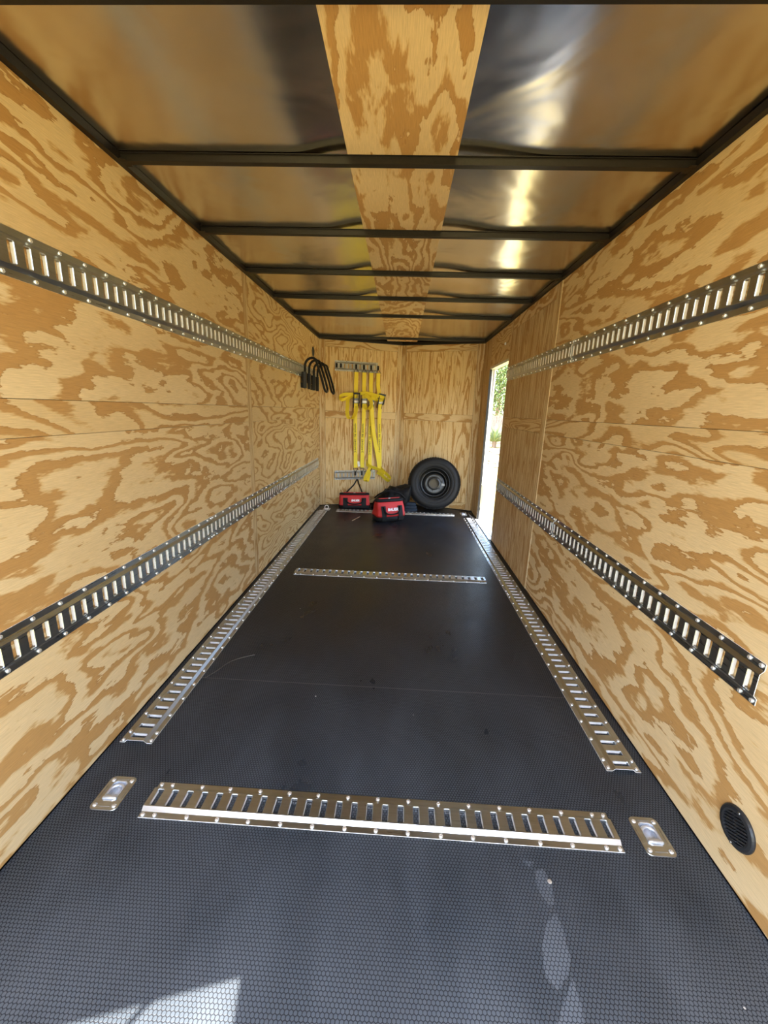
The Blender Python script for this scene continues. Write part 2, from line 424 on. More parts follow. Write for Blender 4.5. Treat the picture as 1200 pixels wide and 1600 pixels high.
PM = [PLY, PLY_FINE, PLY_STRAIGHT, PLY_EDGE, BLACK_STEEL, PLY_NOSE, PLY_LINES]
Z1, Z2 = 1.178, 1.285
ZF = .006     # the boards stop just above the floor

mb = MB(); P = lambda a, b, d: (d, a, b)
board(mb, P, YB, 2.875, ZF, Z1, flip=True); board(mb, P, YB, 2.875, Z1, Z2, m=6, flip=True); board(mb, P, YB, 2.875, Z2, H, flip=True)
board(mb, P, 2.875, 2.955, ZF, H, grain='b', m=2, flip=True)
board(mb, P, 2.955, YN, ZF, Z1, m=1, flip=True); board(mb, P, 2.955, YN, Z1, Z2, m=6, flip=True); board(mb, P, 2.955, YN, Z2, H, m=1, flip=True)
shell(mb, P, YB, YN+.05, -.16, H+.09)
tag(mb.build('wall_left', PM), kind='structure')

D0, D1, DZ = 4.135, 4.972, 1.785     # side door opening
mb = MB(); P = lambda a, b, d: (W - d, a, b); e = .0035
Y1, Y2 = 1.165, 1.262
board(mb, P, YB, 2.912, ZF, Y1); board(mb, P, YB, 2.912, Y1, Y2, m=6); board(mb, P, YB, 2.912, Y2, H)
board(mb, P, 2.912, 2.920, ZF, H, e, 'b', 3); board(mb, P, 2.920, 3.00, ZF, H, e, 'b', 2)
board(mb, P, 3.00, 4.06, 2.035, H, e, 'a', 0); board(mb, P, 3.00, 4.06, Y2, 2.035, e, 'b', 2)
board(mb, P, 3.00, 4.06, Y1, Y2, e, 'a', 6); board(mb, P, 3.00, 4.06, ZF, Y1, e, 'b', 2)
board(mb, P, 4.06, D0, ZF, H, e, 'b', 2)
board(mb, P, D0, D1, DZ, H, 0, 'a', 1)
board(mb, P, D1, YN+.03, ZF, H, 0, 'b', 2)
shell(mb, P, YB, D0, -.16, H+.09); shell(mb, P, D1, YN+.03, -.16, H+.09); shell(mb, P, D0, D1, DZ, H+.09)
mb.box((D0, -.16, -.06), (D1, -.004, -.0), 4, T=lambda p: P(*p))
tag(mb.build('wall_right', PM), kind='structure')

NL0, NL1 = Vector((0, YN, 0)), Vector((W/2 + .01, YT, 0)); NR0 = Vector((W, YN+.02, 0))
dL = (NL1 - NL0); LL = dL.length; dL.normalize(); nL = Vector((dL.y, -dL.x, 0))
dR = (NR0 - NL1); LR = dR.length; dR.normalize(); nR = Vector((dR.y, -dR.x, 0))
PLf = lambda a, b, d: tuple(NL0 + dL*a + nL*d + Vector((0, 0, b)))
PRf = lambda a, b, d: tuple(NL1 + dR*a + nR*d + Vector((0, 0, b)))
mb = MB()
for Pf, L, s0, s1 in ((PLf, LL, .075, .06), (PRf, LR, .06, .085)):
    board(mb, Pf, 0, s0, ZF, H, 0, 'b', 2, sides=False); board(mb, Pf, L-s1, L, ZF, H, 0, 'b', 2, sides=False)
    board(mb, Pf, s0, L-s1, 2.045, H, 0, 'a', 6, sides=False)
    board(mb, Pf, s0, L-s1, 1.262, 2.045, 0, 'b', 5, sides=False)
    board(mb, Pf, s0, L-s1, 1.172, 1.262, 0, 'a', 6, sides=False)
    board(mb, Pf, s0, L-s1, .10, 1.172, 0, 'b', 5, sides=False)
    board(mb, Pf, s0, L-s1, ZF, .10, 0, 'a', 1, sides=False)
    shell(mb, Pf, -.02 if Pf is PLf else -.05, L+.05 if Pf is PLf else L+.06, -.16, H+.09)
tag(mb.build('wall_front', PM), kind='structure')

# ceiling: bare metal skin, lifted a little where the plywood strip lies on the bows
BOWS = [1.095 + .6065*k - (.0 if k < 7 else .03) for k in range(-2, 8)]
SX0, SX1 = .842, 1.226
def skin_z(x, y):
    base = 2.1565
    if x < SX0: t = max(0, 1 - (SX0 - x)/.20)
    elif x > SX1: t = max(0, 1 - (x - SX1)/.34)
    else: t = 1
    t = t*t*(3 - 2*t)
    sag = 0
    for a, b in zip(BOWS[:-1], BOWS[1:]):
        if a <= y <= b:
            q = (y-a)/(b-a); sag = sin(pi*q)**2
    return base + .014*t + .006*sag*noise.noise(Vector((x*2.1, y*1.6, 0)))
mb = MB(); NX, NY = 70, 150
g_ = [[mb.vert((x, y, skin_z(x, y))) for x in [-.03 + (W+.06)*i/NX for i in range(NX+1)]] for y in [YB + (5.9-YB)*j/NY for j in range(NY+1)]]
for j in range(NY):
    for i in range(NX): mb.face((g_[j][i], g_[j+1][i], g_[j+1][i+1], g_[j][i+1]))
tag(mb.build('ceiling', ROOF, smooth=True), kind='structure')
mb = MB(); mb.box((-.05, YB, H+.075), (W+.05, 5.9, H+.09))
tag(mb.build('roof', BLACK_STEEL), kind='structure')

# dark steel rails along the top of the walls
for nm, x0, x1 in (('trim_1', -.02, .020), ('trim_2', W-.020, W+.02)):
    mb = MB(); mb.box((x0, YB, H+.0005), (x1, YN+.05, H+.027)); tag(mb.build(nm, BLACK_STEEL), kind='structure')
mb = MB()
for a, b in ((PLf, LL), (PRf, LR)): mb.box((0, H+.0005, -.02), (b, H+.027, .035), 0, T=lambda p, a=a: a(*p))
tag(mb.build('trim_3', BLACK_STEEL), kind='structure')
# rear header over the opening and the side posts
mb = MB(); mb.box((-.05, YB-.06, H-.01), (W+.05, YB, H+.10))
mb.box((-.06, YB-.06, -.16), (-.0, YB, H+.10)); mb.box((W, YB-.06, -.16), (W+.06, YB, H+.10))
tag(mb.build('trim_4', BLACK_STEEL), kind='structure')

# door frame at the front right
mb = MB()
mb.box((W-.004, D1-.004, .0), (W+.062, D1+.02, DZ), 0)             # far jamb, facing the sun
mb.box((W-.006, D1-.012, .0), (W+.018, D1-.003, DZ), 1)            # rubber seal
mb.box((W-.0, D0-.02, .0), (W+.062, D0+.003, DZ), 0)
mb.box((W-.002, D0, DZ-.004), (W+.062, D1, DZ+.02), 0)
mb.box((W+.045, D1-.02, .0), (W+.060, D1-.004, DZ), 0)
dr = mb.build('door_1', [JAMB, RUBBER]); tag(dr, kind='structure')
mb = MB(); mb.box((W-.026, D0+.002, .0005), (W+.075, D1+.004, .007), 0); mb.box((W+.02, D0, .007), (W+.032, D1, .016), 0)
mb.build('threshold', ALU, dr)
mb = MB(); mb.box((W+.016, D1-.010, .06), (W+.040, D1-.004, .44), 0); mb.box((W+.020, D1-.030, .12), (W+.036, D1-.008, .16), 0)
mb.build('jamb_plate', STEEL_DARK, dr)  # grey plates low on the far jamb

# ------------------------------------------------------------------ ceiling things
mb = MB()
off = (random.uniform(0, 9), random.uniform(0, 9))
def uvq(pts): return [(p[1]+off[0], p[0]+off[1]) for p in pts]
q = [(SX0, YB, 2.1535), (SX0, 5.62, 2.1535), (SX1, 5.62, 2.1535), (SX1, YB, 2.1535)]
mb.poly(q, 0, uvq(q))
mb.box((SX0, YB, 2.1537), (SX1, 5.62, 2.1655), 1)
tag(mb.build('ceiling_board', [PLY, PLY_EDGE]), 'long plywood board running down the middle of the metal ceiling above the bows', 'board')

mb = MB()
mb.box((0, -.0125, 0), (W-.024, .0125, .0250), 0)
mb.box((0, -.019, .0235), (W-.024, .019, .0255), 0)
bow_me = mb.mesh('roof_bow', [BLACK_STEEL])
bow_names = {1: 'dark steel roof bow crossing the very top edge of the picture', 2: 'nearest full roof bow, widest dark bar across the ceiling',
 3: 'second full roof bow from the viewer, dark steel bar under the ceiling', 4: 'third full roof bow from the viewer, dark steel bar under the ceiling',
 5: 'fourth full roof bow from the viewer, thin dark bar', 6: 'fifth full roof bow from the viewer, thin dark bar', 7: 'sixth full roof bow, just before the last one',
 8: 'last roof bow before the plywood nose wall', 0: 'roof bow nearest the rear opening', }
for k, y in enumerate(BOWS):
    if k in (0, 9): continue
    yy = y if k < 8 else 5.33
    o = link('roof_bow', bow_me, loc=(.012, yy, H+.0008)); tag(o, bow_names[k], 'roof bow', 'steel bows under the ceiling')
    for sx in (0.0, W-.024-.03):
        mb = MB(); mb.box((sx, -.026, .0005), (sx+.03, .026, .0035)); mb.build('end_plate', BLACK_STEEL, o)

# ------------------------------------------------------------------ slotted cargo rails (E-track)
RW = .127; PITCH = .0508
def rail_mesh(n, tail=0.0):
    """n slots long; x along, y across (0..RW), z up from the surface"""
    L = n*PITCH + tail; mb = MB(); t = .0022; hz = .0125
    y1, y2, y3, y4 = .020, .031, RW-.031, RW-.020
    def strip(ya, za, yb, zb): mb.poly([(0, ya, za), (L, ya, za), (L, yb, zb), (0, yb, zb)])
    strip(0, t, y1, t); strip(y1, t, y2, hz); strip(y3, hz, y4, t); strip(y4, t, RW, t)
    mb.poly([(0, 0, 0), (L, 0, 0), (L, 0, t), (0, 0, t)], 1); mb.poly([(L, RW, 0), (0, RW, 0), (0, RW, t), (L, RW, t)], 1)
    sy0, sy1 = y2+.003, y3-.003; hw = .0112; c = .0028
    for k in range(n):
        a, b = k*PITCH, (k+1)*PITCH; m_ = (a+b)/2
        O = [(a, y2), (b, y2), (b, y3), (a, y3)]
        I = [(m_-hw+c, sy0), (m_+hw-c, sy0), (m_+hw, sy0+c), (m_+hw, sy1-c), (m_+hw-c, sy1), (m_-hw+c, sy1), (m_-hw, sy1-c), (m_-hw, sy0+c)]
        oi = [mb.vert((*p, hz)) for p in O]; ii = [mb.vert((*p, hz)) for p in I]
        for f in ((oi[0], oi[1], ii[1], ii[0]), (oi[1], ii[2], ii[1]), (oi[1], oi[2], ii[3], ii[2]), (oi[2], ii[4], ii[3]),
                  (oi[2], oi[3], ii[5], ii[4]), (oi[3], ii[6], ii[5]), (oi[3], oi[0], ii[7], ii[6]), (oi[0], ii[0], ii[7])): mb.face(f)
        # rolled lip of the slot; long walls whitened for the daylight they catch
        r = [mb.vert((m_ + (p[0]-m_)*.86, (sy0+sy1)/2 + (p[1]-(sy0+sy1)/2)*.965, hz-.0022)) for p in I]
        lo = [mb.vert((m_ + (p[0]-m_)*.82, (sy0+sy1)/2 + (p[1]-(sy0+sy1)/2)*.955, .0012)) for p in I]
        for j in range(8):
            j2 = (j+1) % 8
            mb.face((ii[j], ii[j2], r[j2], r[j]), 0); mb.face((r[j], r[j2], lo[j2], lo[j]), 1 if j in (2, 6) else 0)
        # punched hole in each flange between the screws
        if k % 2 == 0 and 1 < k < n-1:
            for yy in (.0095, RW-.0095):
                xc = b; mb.poly([(xc+.0026*cos(q*pi/4), yy+.0026*sin(q*pi/4), t+.0003) for q in range(8)], 2)
    if tail: mb.poly([(n*PITCH, y2, hz), (L, y2, hz), (L, y3, hz), (n*PITCH, y3, hz)])
    # cut ends show the sheet thickness
    prof = [(0, t), (y1, t), (y2, hz), (y3, hz), (y4, t), (RW, t)]
    for X, s in ((0, 1), (L, -1)):
        for (ya, za), (yb, zb) in zip(prof[:-1], prof[1:]):
            q = [(X, ya, za), (X, yb, zb), (X, yb, zb-t), (X, ya, za-t)]
            mb.poly(q if s > 0 else q[::-1], 1)
    return mb.mesh('rail', [ZINC, ZINC_EDGE, HOLE])
mb = MB(); mb.lathe([(.0072, 0), (.0072, .0014), (.0060, .0036), (.0036, .0050), (.0014, .0052), (.0004, .0036)], 10)
screw_me = mb.mesh('screw', [SCREW], smooth=True)
_rails = {}
def rail(n, mw, label, group, tail=0.0, screws=True):
    if (n, tail) not in _rails: _rails[(n, tail)] = rail_mesh(n, tail)
    t = thing('cargo_rail', label, 'cargo rail', group, mw=mw)
    link('slotted_rail', _rails[(n, tail)], t)
    L = n*PITCH
    xs_ = [.012] + [PITCH*(k+.0) for k in range(1, n) if k % 2 == 1] + [L-.012]
    for yy in (.0100, RW-.0100):
        for x in xs_:
            link('screw', screw_me, t, loc=(x + random.uniform(-.002, .002), yy + random.uniform(-.001, .001), .0022))
    return t
# on walls: x along +y, y = up, z = into the room
def wl(y, z): return frame((.0002, y, z), (0, 1, 0), (0, 0, 1), (1, 0, 0))
def wr(y, z, d=0): return frame((W-.0002-d, y+0, z), (0, 1, 0), (0, 0, -1), (-1, 0, 0))
ZU, ZLo = 1.602, .537
gU = 'upper cargo rails on the left wall'; gL = 'lower cargo rails on the left wall'
where = ['nearest the viewer, cut by the picture edge', 'middle length', 'farthest length, ending at the front corner']
for k, y in enumerate((.696, 2.221, 3.746)):
    rail(30, wl(y, ZU), 'upper steel rail on the left wall, ' + where[k], gU)
    rail(30, wl(y, ZLo), 'lower steel rail on the left wall, ' + where[k], gL)
zu, zl = 1.595+RW, .540+RW
rail(30, wr(1.066, zu), 'upper steel rail on the right wall, near length running out of the picture', 'upper cargo rails on the right wall')
rail(30, wr(2.592, zu, e), 'upper steel rail on the right wall, far length ending beside the doorway', 'upper cargo rails on the right wall')
rail(30, wr(.990, zl), 'lower steel rail on the right wall, near length with a clear cut end', 'lower cargo rails on the right wall')
rail(31, wr(2.516, zl, e), 'lower steel rail on the right wall, far length ending beside the doorway', 'lower cargo rails on the right wall')
# on the floor
def fl(x, y): return frame((x+RW, y, .0002), (0, 1, 0), (-1, 0, 0), (0, 0, 1))
fl_lab = ['nearest length, with the open cut end', 'middle length', 'short far length reaching the front']
for k, (y, n) in enumerate(((1.281, 30), (2.806, 30), (4.331, 15))):
    rail(n, fl(.0245, y), 'floor rail along the left wall, ' + fl_lab[k], 'floor rails along the left wall')
    rail(n if k < 2 else 13, fl(W-.0395-RW, y+.006), 'floor rail along the right wall, ' + fl_lab[k], 'floor rails along the right wall')
def fc(x, y, a=0.0): return frame((x, y, .0002), (cos(a), sin(a), 0), (-sin(a), cos(a), 0), (0, 0, 1))
rail(30, fc(.281, .994, -.004), 'big slotted steel rail screwed across the floor in the foreground', 'cargo rails across the floor')
rail(30, fc(.262, 2.992, -.002), 'slotted steel rail across the middle of the black floor', 'cargo rails across the floor')
rail(30, fc(.270, 5.085, -.002), 'farthest rail across the floor, partly behind the red tool bags', 'cargo rails across the floor')
# on the nose wall
def fn(a, z): return frame(PLf(a, z, .0002), dL, (0, 0, 1), nL)
rail(11, fn(.198, 1.762), 'short upper rail on the front wall from which the yellow straps hang', 'short cargo rails on the front wall', tail=.012)
rail(11, fn(.198, .348), 'short lower rail on the front wall, above the left red tool bag', 'short cargo rails on the front wall', tail=.012)

# ------------------------------------------------------------------ recessed tie-down rings
def rrect(w, l, r, n=5):
    pts = []
    for cx, cy, a0 in ((w/2-r, l/2-r, 0), (-w/2+r, l/2-r, 90), (-w/2+r, -l/2+r, 180), (w/2-r, -l/2+r, 270)):
        for k in range(n+1):
            a = radians(a0 + 90*k/n); pts.append((cx + r*cos(a), cy + r*sin(a)))
    return pts
def tie_down(loc, label, ring_up=False, rot=0):
    t = thing('tie_down_ring', label, 'tie-down ring', 'recessed tie-down rings in the floor', mw=Matrix.Translation(loc) @ Matrix.Rotation(rot, 4, 'Z'))
    mb = MB(); O = rrect(TW, TL, .016); N = len(O)
    def circ(r, z, cy=.006):
        out = []
        for (x, y) in O:
            a = math.atan2(y, x); out.append((r*cos(a), cy + r*1.22*sin(a), z))
        return out
    rings = [[(x, y, .0004) for x, y in O], [(x*.985, y*.985, .0026) for x, y in O], circ(.0345, .0030), circ(.0335, .0046), circ(.0310, .0038), circ(.0290, -.004), circ(.0255, -.0125), circ(.012, -.0145), circ(.001, -.0145)]
    mb.loft(rings, [0, 0, 0, 1, 1, 1, 1, 1, 1], cap=False)
    for sx, sy, w_, l_ in ((0, TL/2-.011, .040, .004), (0, -TL/2+.014, .040, .004), (TW/2-.008, 0, .0035, .05), (-TW/2+.008, 0, .0035, .05)):
        mb.box((sx-w_/2, sy-l_/2, .002), (sx+w_/2, sy+l_/2, .0042))
    p = mb.build('plate', [ZINC, ZINC_PAN], t, smooth=False)
    mb = MB(); r = .0235; pts = []
    for k in range(17):
        a = radians(0 + 180*k/16); pts.append((r*cos(a), r*sin(a), 0))
    pts += [(-r*.95, -.014, 0), (-r*.8, -.019, 0), (r*.8, -.019, 0), (r*.95, -.014, 0)]
    if ring_up: pts = [(x, .0 + (y+.019)*.25, (y+.019)*1.0 + .008) for x, y, z in pts]
    else: pts = [(x, y+.008, -.002 + (y+.019)*.02) for x, y, z in pts]
    mb.tube(pts, .0050, 8, closed=True); mb.build('ring', ZINC_EDGE if ring_up else ZINC_PAN, t, smooth=True)
    mb = MB(); mb.tube([(-.021, -.021, .003), (-.020, -.021, .0045), (.020, -.021, .0045), (.021, -.021, .003)], .0058, 10); mb.build('clamp_bar', ZINC_PAN, t, smooth=True)
    for sx in (-1, 1):
        for sy in (-1, 1):
            mb = MB(); mb.lathe([(.0075, 0), (.0072, .0016), (.004, .0035), (.001, .0038)], 12); mb.build('screw', SCREW, t, smooth=True, loc=(sx*(TW/2-.014), sy*(TL/2-.016), .0026))
    return t
tie_down((*TIES[0], 0), 'near tie-down ring plate in the floor by the left wall')
tie_down((*TIES[1], 0), 'near tie-down ring plate in the floor by the right wall')
tie_down((*TIES[2], 0), 'far left tie-down with its ring standing up in the front corner', True)
tie_down((*TIES[3], 0), 'far right tie-down plate in the front corner by the doorway')

# ------------------------------------------------------------------ round vents
def vent(mw, label, R=.0585):
    t = thing('wall_vent', label, 'vent', mw=mw)
    mb = MB(); prof = [(R, 0), (R, .004), (R-.004, .008), (R-.012, .0095), (R-.017, .0085), (R-.018, .003), (.001, .003)]
    mb.lathe(prof, 36); mb.build('cover', BLACK_PLASTIC, t, smooth=False)
    mb = MB(); a = radians(28)
    for k in range(-4, 5):
        o_ = k*.0088
        hl = sqrt(max(0, (R-.018)**2 - o_**2))
        for s0, s1 in ((-hl, -.003), (.003, hl)):
            if s1 - s0 < .006: continue
            mb.box((s0, o_-.0018, .003), (s1, o_+.0018, .0088), 0, T=lambda p: (p[0]*cos(a)-p[1]*sin(a), p[0]*sin(a)+p[1]*cos(a), p[2]))
    mb.build('grille', BLACK_PLASTIC, t)
    for s in (-1, 1):
        mb = MB(); mb.lathe([(.0042, 0), (.004, .001), (.002, .0022), (.0003, .0024)], 10); mb.build('screw', STEEL_DARK, t, smooth=True, loc=(.0, s*(R-.008), .0088))
vent(frame((W-.0003, .940, .181), (0, 1, 0), (0, 0, -1), (-1, 0, 0)), 'round black plastic vent low on the right wall near the viewer')
vent(frame((.0003, 5.03, 1.925), (0, 1, 0), (0, 0, 1), (1, 0, 0)), 'small black vent high on the left wall above the hooks', R=.055)
mb = MB(); mb.lathe([(.013, 0), (.013, .006), (.009, .012), (.001, .014)], 14)
tag(mb.build('wall_button', WHITE_TAG, smooth=True, mw=frame((W-.0003, 4.33, 1.962), (0, 1, 0), (0, 0, -1), (-1, 0, 0))), 'small white button on the plywood above the side doorway', 'button')

# ------------------------------------------------------------------ two looped utility hooks on the left wall
def hook(y, label):
    t = thing('utility_hook', label, 'hook', 'black looped hooks on the left wall', loc=(0, y, 1.50))
    dy = .20
    path = [(.045, 0, .0), (.045, 0, .12), (.046, 0, .20)]
    for k in range(1, 9):
        a = pi - pi*.66*k/8; path.append((.046 + .075 + .075*cos(a)*1.0, 0, .205 + .075*sin(a)*1.1))
    path += [(.20, 0, .15), (.225, 0, .07), (.243, 0, .0)]
    n_ = len(path)
    back = [(x, dy, z) for x, _, z in reversed(path)]
    mid = [(.250 , dy*.12, -.030), (.252, dy*.5, -.042), (.250, dy*.88, -.030)]
    mb = MB(); mb.tube([(x, yy, z) for x, yy, z in path] + mid + back, .0125, 10); mb.build('padded_loop', BLACK_FOAM, t, smooth=True)
    for s in (0, dy):
        mb = MB(); mb.box((.026, s-.017, -.015), (.062, s+.017, .15)); o = mb.build('socket', BLACK_PLASTIC, t); mod(o, 'BEVEL', width=.006, segments=2)
    mb = MB(); mb.box((.0135, -.02, .05), (.024, dy+.02, .15)); o = mb.build('back_plate', BLACK_STEEL, t); mod(o, 'BEVEL', width=.002, segments=2)
    mb = MB(); mb.box((.0005, -.018, -.01), (.03, .018, .045)); o = mb.build('bumper', RUBBER, t); mod(o, 'BEVEL', width=.006, segments=2)
hook(4.42, 'black padded double loop hook on the left rail, nearer of the pair')
hook(4.86, 'black padded double loop hook on the left rail, nearer the front corner')

# ------------------------------------------------------------------ yellow ratchet straps on the nose wall (a = along wall, z = up, d = off wall)
A = lambda x: x / dL.x
def Q(x, z, d): return PLf(A(x), z, d)
def smooth_path(P_, n=6):
    P_ = [Vector(p) for p in P_]; out = []
    for i in range(len(P_)-1):
        p0 = P_[max(i-1, 0)]; p1 = P_[i]; p2 = P_[i+1]; p3 = P_[min(i+2, len(P_)-1)]
        for k in range(n):
            t = k/n; out.append(.5*((2*p1) + (p2-p0)*t + (2*p0-5*p1+4*p2-p3)*t*t + (3*p1-p0-3*p2+p3)*t**3))
    out.append(P_[-1]); return out
def text_obj(s, size, mat, parent, mw, ex=.0008, shear=0.0, name='lettering', bold=.0, sx=1.0):
    cu = bpy.data.curves.new('lettering', 'FONT'); cu.body = s; cu.size = size; cu.extrude = ex; cu.align_x = 'CENTER'; cu.align_y = 'CENTER'
    cu.shear = shear; cu.offset = bold; cu.resolution_u = 3
    tmp = bpy.data.objects.new('tmp', cu); col.objects.link(tmp)
    dg = bpy.context.evaluated_depsgraph_get(); dg.update()
    me = bpy.data.meshes.new_from_object(tmp.evaluated_get(dg)); bpy.data.objects.remove(tmp); bpy.data.curves.remove(cu)
    me.name = name; me.materials.clear(); me.materials.append(mat)
    for v in me.vertices: v.co.x *= sx
    return link(name, me, parent, mw=mw)
def rect_ring(mb, pts, r): mb.tube(pts, r, 6, closed=True)
def fitting(parent, x, z, up):
    """spring clip in the rail slot plus the wire triangle that holds the webbing"""
    mb = MB(); s = 1 if up else -1
    T = lambda p: Q(x + p[0], z + p[1], p[2])
    mb.box((-.011, -.026, .006), (.011, .026, .020), 0, T=T); mb.box((-.006, -.030, .020), (.006, .012, .026), 0, T=T)
    mb.build('rail_clip', BLACK_STEEL, parent)
    mb = MB(); rect_ring(mb, [Q(x-.004, z - s*.022, .026), Q(x+.004, z - s*.022, .026), Q(x+.029, z - s*.066, .026), Q(x+.024, z - s*.070, .026), Q(x-.024, z - s*.070, .026), Q(x-.029, z - s*.066, .026)], .0042)
    mb.build('wire_triangle', BLACK_STEEL, parent, smooth=True)
ZT, ZB_ = 1.826, .415
def ratchet(parent, x, z, handle_up=True, tilt=0.0, handle=True):
    T = lambda p: Q(x + p[0]*cos(tilt) - p[1]*sin(tilt), z + p[0]*sin(tilt) + p[1]*cos(tilt), p[2])
    r = MB()
    for s in (-1, 1):
        r.box((s*.030-.002, -.075, .020), (s*.030+.002, .045, .050), 0, T=T)
    r.box((-.028, .022, .036), (.028, .044, .050), 1, T=T); r.box((-.028, -.010, .040), (.028, .018, .056), 2, T=T)
    fr = r.build('ratchet', [BLACK_STEEL, STEEL_DARK, ZINC_EDGE], parent)
    mb = MB(); mb.tube([T((-.036, -.012, .036)), T((.036, -.012, .036))], .013, 10); mb.build('spool', STEEL_DARK, fr, smooth=True)
    if handle:
        mb = MB()
        for s in (-1, 1): mb.box((s*.036-.0035, -.02, .036), (s*.036+.0035, .108, .092), 0, T=T)
        mb.box((-.040, .092, .070), (.040, .114, .098), 0, T=T)
        mb.build('handle', BLACK_PLASTIC, fr)
def strap(x0, x1, x2, zr, label, text=True, bottom=True, handle=True, tilt=0.0, tz=.93, x3=None):
    t = thing('ratchet_strap', label, 'strap', 'yellow ratchet straps hanging on the front wall')
    base = Vector(Q(x0, ZT, 0)); 
    fitting(t, x0, ZT, True)
    mb = MB(); mb.ribbon([Q(x0, ZT-.068, .028), Q(x0, 1.62, .024), Q(x1, zr+.04, .030)], tuple(dL), .050, .0022)
    mb.ribbon([Q(x0, ZT-.068, .032), Q(x0, 1.62, .029)], tuple(dL), .050, .0022)
    mb.build('upper_webbing', YELLOW, t)
    ratchet(t, x1, zr, handle=handle, tilt=tilt)
    zb = .515 if bottom else .44
    pts = smooth_path([Q(x1, zr-.02, .050), Q(x1, zr-.09, .036), Q(x1, zr-.25, .024), Q((x1+x2)/2, .9, .020), Q(x2, zb, .026)])
    mb = MB(); mb.ribbon(pts, tuple(dL), .050, .0024); w = mb.build('lower_webbing', YELLOW, t)
    if bottom: fitting(t, x2, ZB_ + .022, False)
    if text:
        xm = (x1+x2)/2 - .004
        # letters read upwards along the strap
        lean = (x1 - x2)/(zr - .515); up = (Vector((0, 0, 1)) + dL*lean).normalized(); sd_ = up.cross(nL).normalized()
        text_obj('RATCHET  TIE  DOWN', .026, BLACK_PRINT, w, frame(Vector(Q(xm, tz, .0245)), up, -sd_, nL), sx=1.32, bold=.0004)
        mb = MB(); o_ = Vector(Q(xm, tz-.198, .0245))
        for s in (-1, 1):
            mb.tube([o_ - up*.010 + sd_*s*.014, o_ + up*.012 + sd_*s*.002], .0022, 5)
        mb.build('logo_mark', BLACK_PRINT, w)
    return t
s1 = strap(.447, .445, .457, 1.385, 'leftmost yellow ratchet strap, with a loose tail looping down at its left')
s2 = strap(.548, .551, .543, 1.385, 'second yellow ratchet strap from the left, tail bunched at its ratchet', handle=False)
s3 = strap(.636, .643, .646, 1.37, 'third yellow ratchet strap from the left, long tail slanting to the right', handle=False, tz=.90)
s4 = strap(.727, .758, .785, 1.385, 'rightmost yellow ratchet strap, its black ratchet handle tilted out', text=True, bottom=False, tilt=-.16)
# loose tails
up = Vector((0, 0, 1))
def tail(parent, pts, wv, name='loose_tail', w=.050):
    mb = MB(); P_ = smooth_path([Q(*p) for p in pts], 7); n_ = len(P_)
    if isinstance(wv, list):
        k = len(wv) - 1; wl_ = []
        for i in range(n_):
            f = i/(n_-1)*k; j = min(int(f), k-1); wl_.append(tuple(Vector(wv[j]).lerp(Vector(wv[j+1]), f-j)))
        wv = wl_
    mb.ribbon(P_, wv, w, .0024); return mb.build(name, YELLOW, parent, smooth=False)
dV = tuple(dL); uV = (0, 0, 1); nV = tuple(nL)
mixu = tuple((Vector(uV)*.8 + Vector(nV)*.6)); mixl = tuple((dL*.8 + Vector(nV)*.6))
tail(s1, [(.445, 1.46, .060), (.38, 1.475, .075), (.29, 1.470, .075), (.245, 1.445, .065), (.27, 1.405, .050), (.33, 1.425, .045), (.40, 1.455, .045)], mixu)
tail(s1, [(.40, 1.46, .050), (.345, 1.42, .055), (.335, 1.33, .060), (.33, 1.24, .070), (.352, 1.175, .075), (.405, 1.180, .065), (.445, 1.27, .055), (.450, 1.33, .055)], mixl)
tail(s2, [(.47, 1.485, .055), (.54, 1.50, .065), (.62, 1.49, .070), (.70, 1.47, .085), (.775, 1.455, .080), (.80, 1.43, .065), (.76, 1.405, .060), (.68, 1.43, .065), (.63, 1.45, .060)], mixu)
tail(s2, [(.55, 1.48, .055), (.59, 1.45, .085), (.625, 1.40, .090), (.63, 1.34, .085), (.60, 1.30, .080), (.565, 1.31, .070), (.552, 1.36, .055)], mixl)
tail(s3, [(.645, 1.33, .060), (.655, 1.22, .056), (.68, 1.0, .048), (.72, .80, .040), (.755, .62, .038), (.775, .50, .040)], dV)
tail(s3, [(.60, .62, .040), (.61, .56, .042), (.66, .53, .040), (.74, .50, .050), (.80, .47, .065), (.83, .44, .07), (.80, .42, .06), (.74, .45, .05)], mixu)
tail(s4, [(.785, .52, .030), (.83, .46, .045), (.88, .415, .060), (.915, .365, .068), (.895, .335, .060), (.84, .375, .055), (.79, .43, .045)], mixu, w=.055)
tail(s3, [(.646, .52, .050), (.60, .43, .058), (.572, .36, .070), (.60, .335, .075), (.622, .38, .065), (.635, .47, .055)], mixl, w=.045)
mb = MB(); mb.ribbon([Q(.492, .60, .02), Q(.497, .56, .03), Q(.505, .53, .03)], dV, .030, .0012); mb.build('care_label', WHITE_TAG, s1)

# two empty rail clips left in the upper rail
for k, x in enumerate((.205, .258)):
    mb = MB(); T = lambda p, x=x: Q(x + p[0], ZT + p[1], p[2])
    mb.box((-.010, -.026, .006), (.010, .026, .020), 0, T=T); mb.tube([Q(x-.008, ZT-.02, .022), Q(x-.009, ZT+.015, .030), Q(x+.009, ZT+.015, .030), Q(x+.008, ZT-.02, .022)], .003, 6)
    tag(mb.build('rail_clip', BLACK_STEEL), ('empty spring clip at the left end of the upper front rail', 'second empty spring clip on the upper front rail')[k], 'clip', 'empty clips in the front rail')

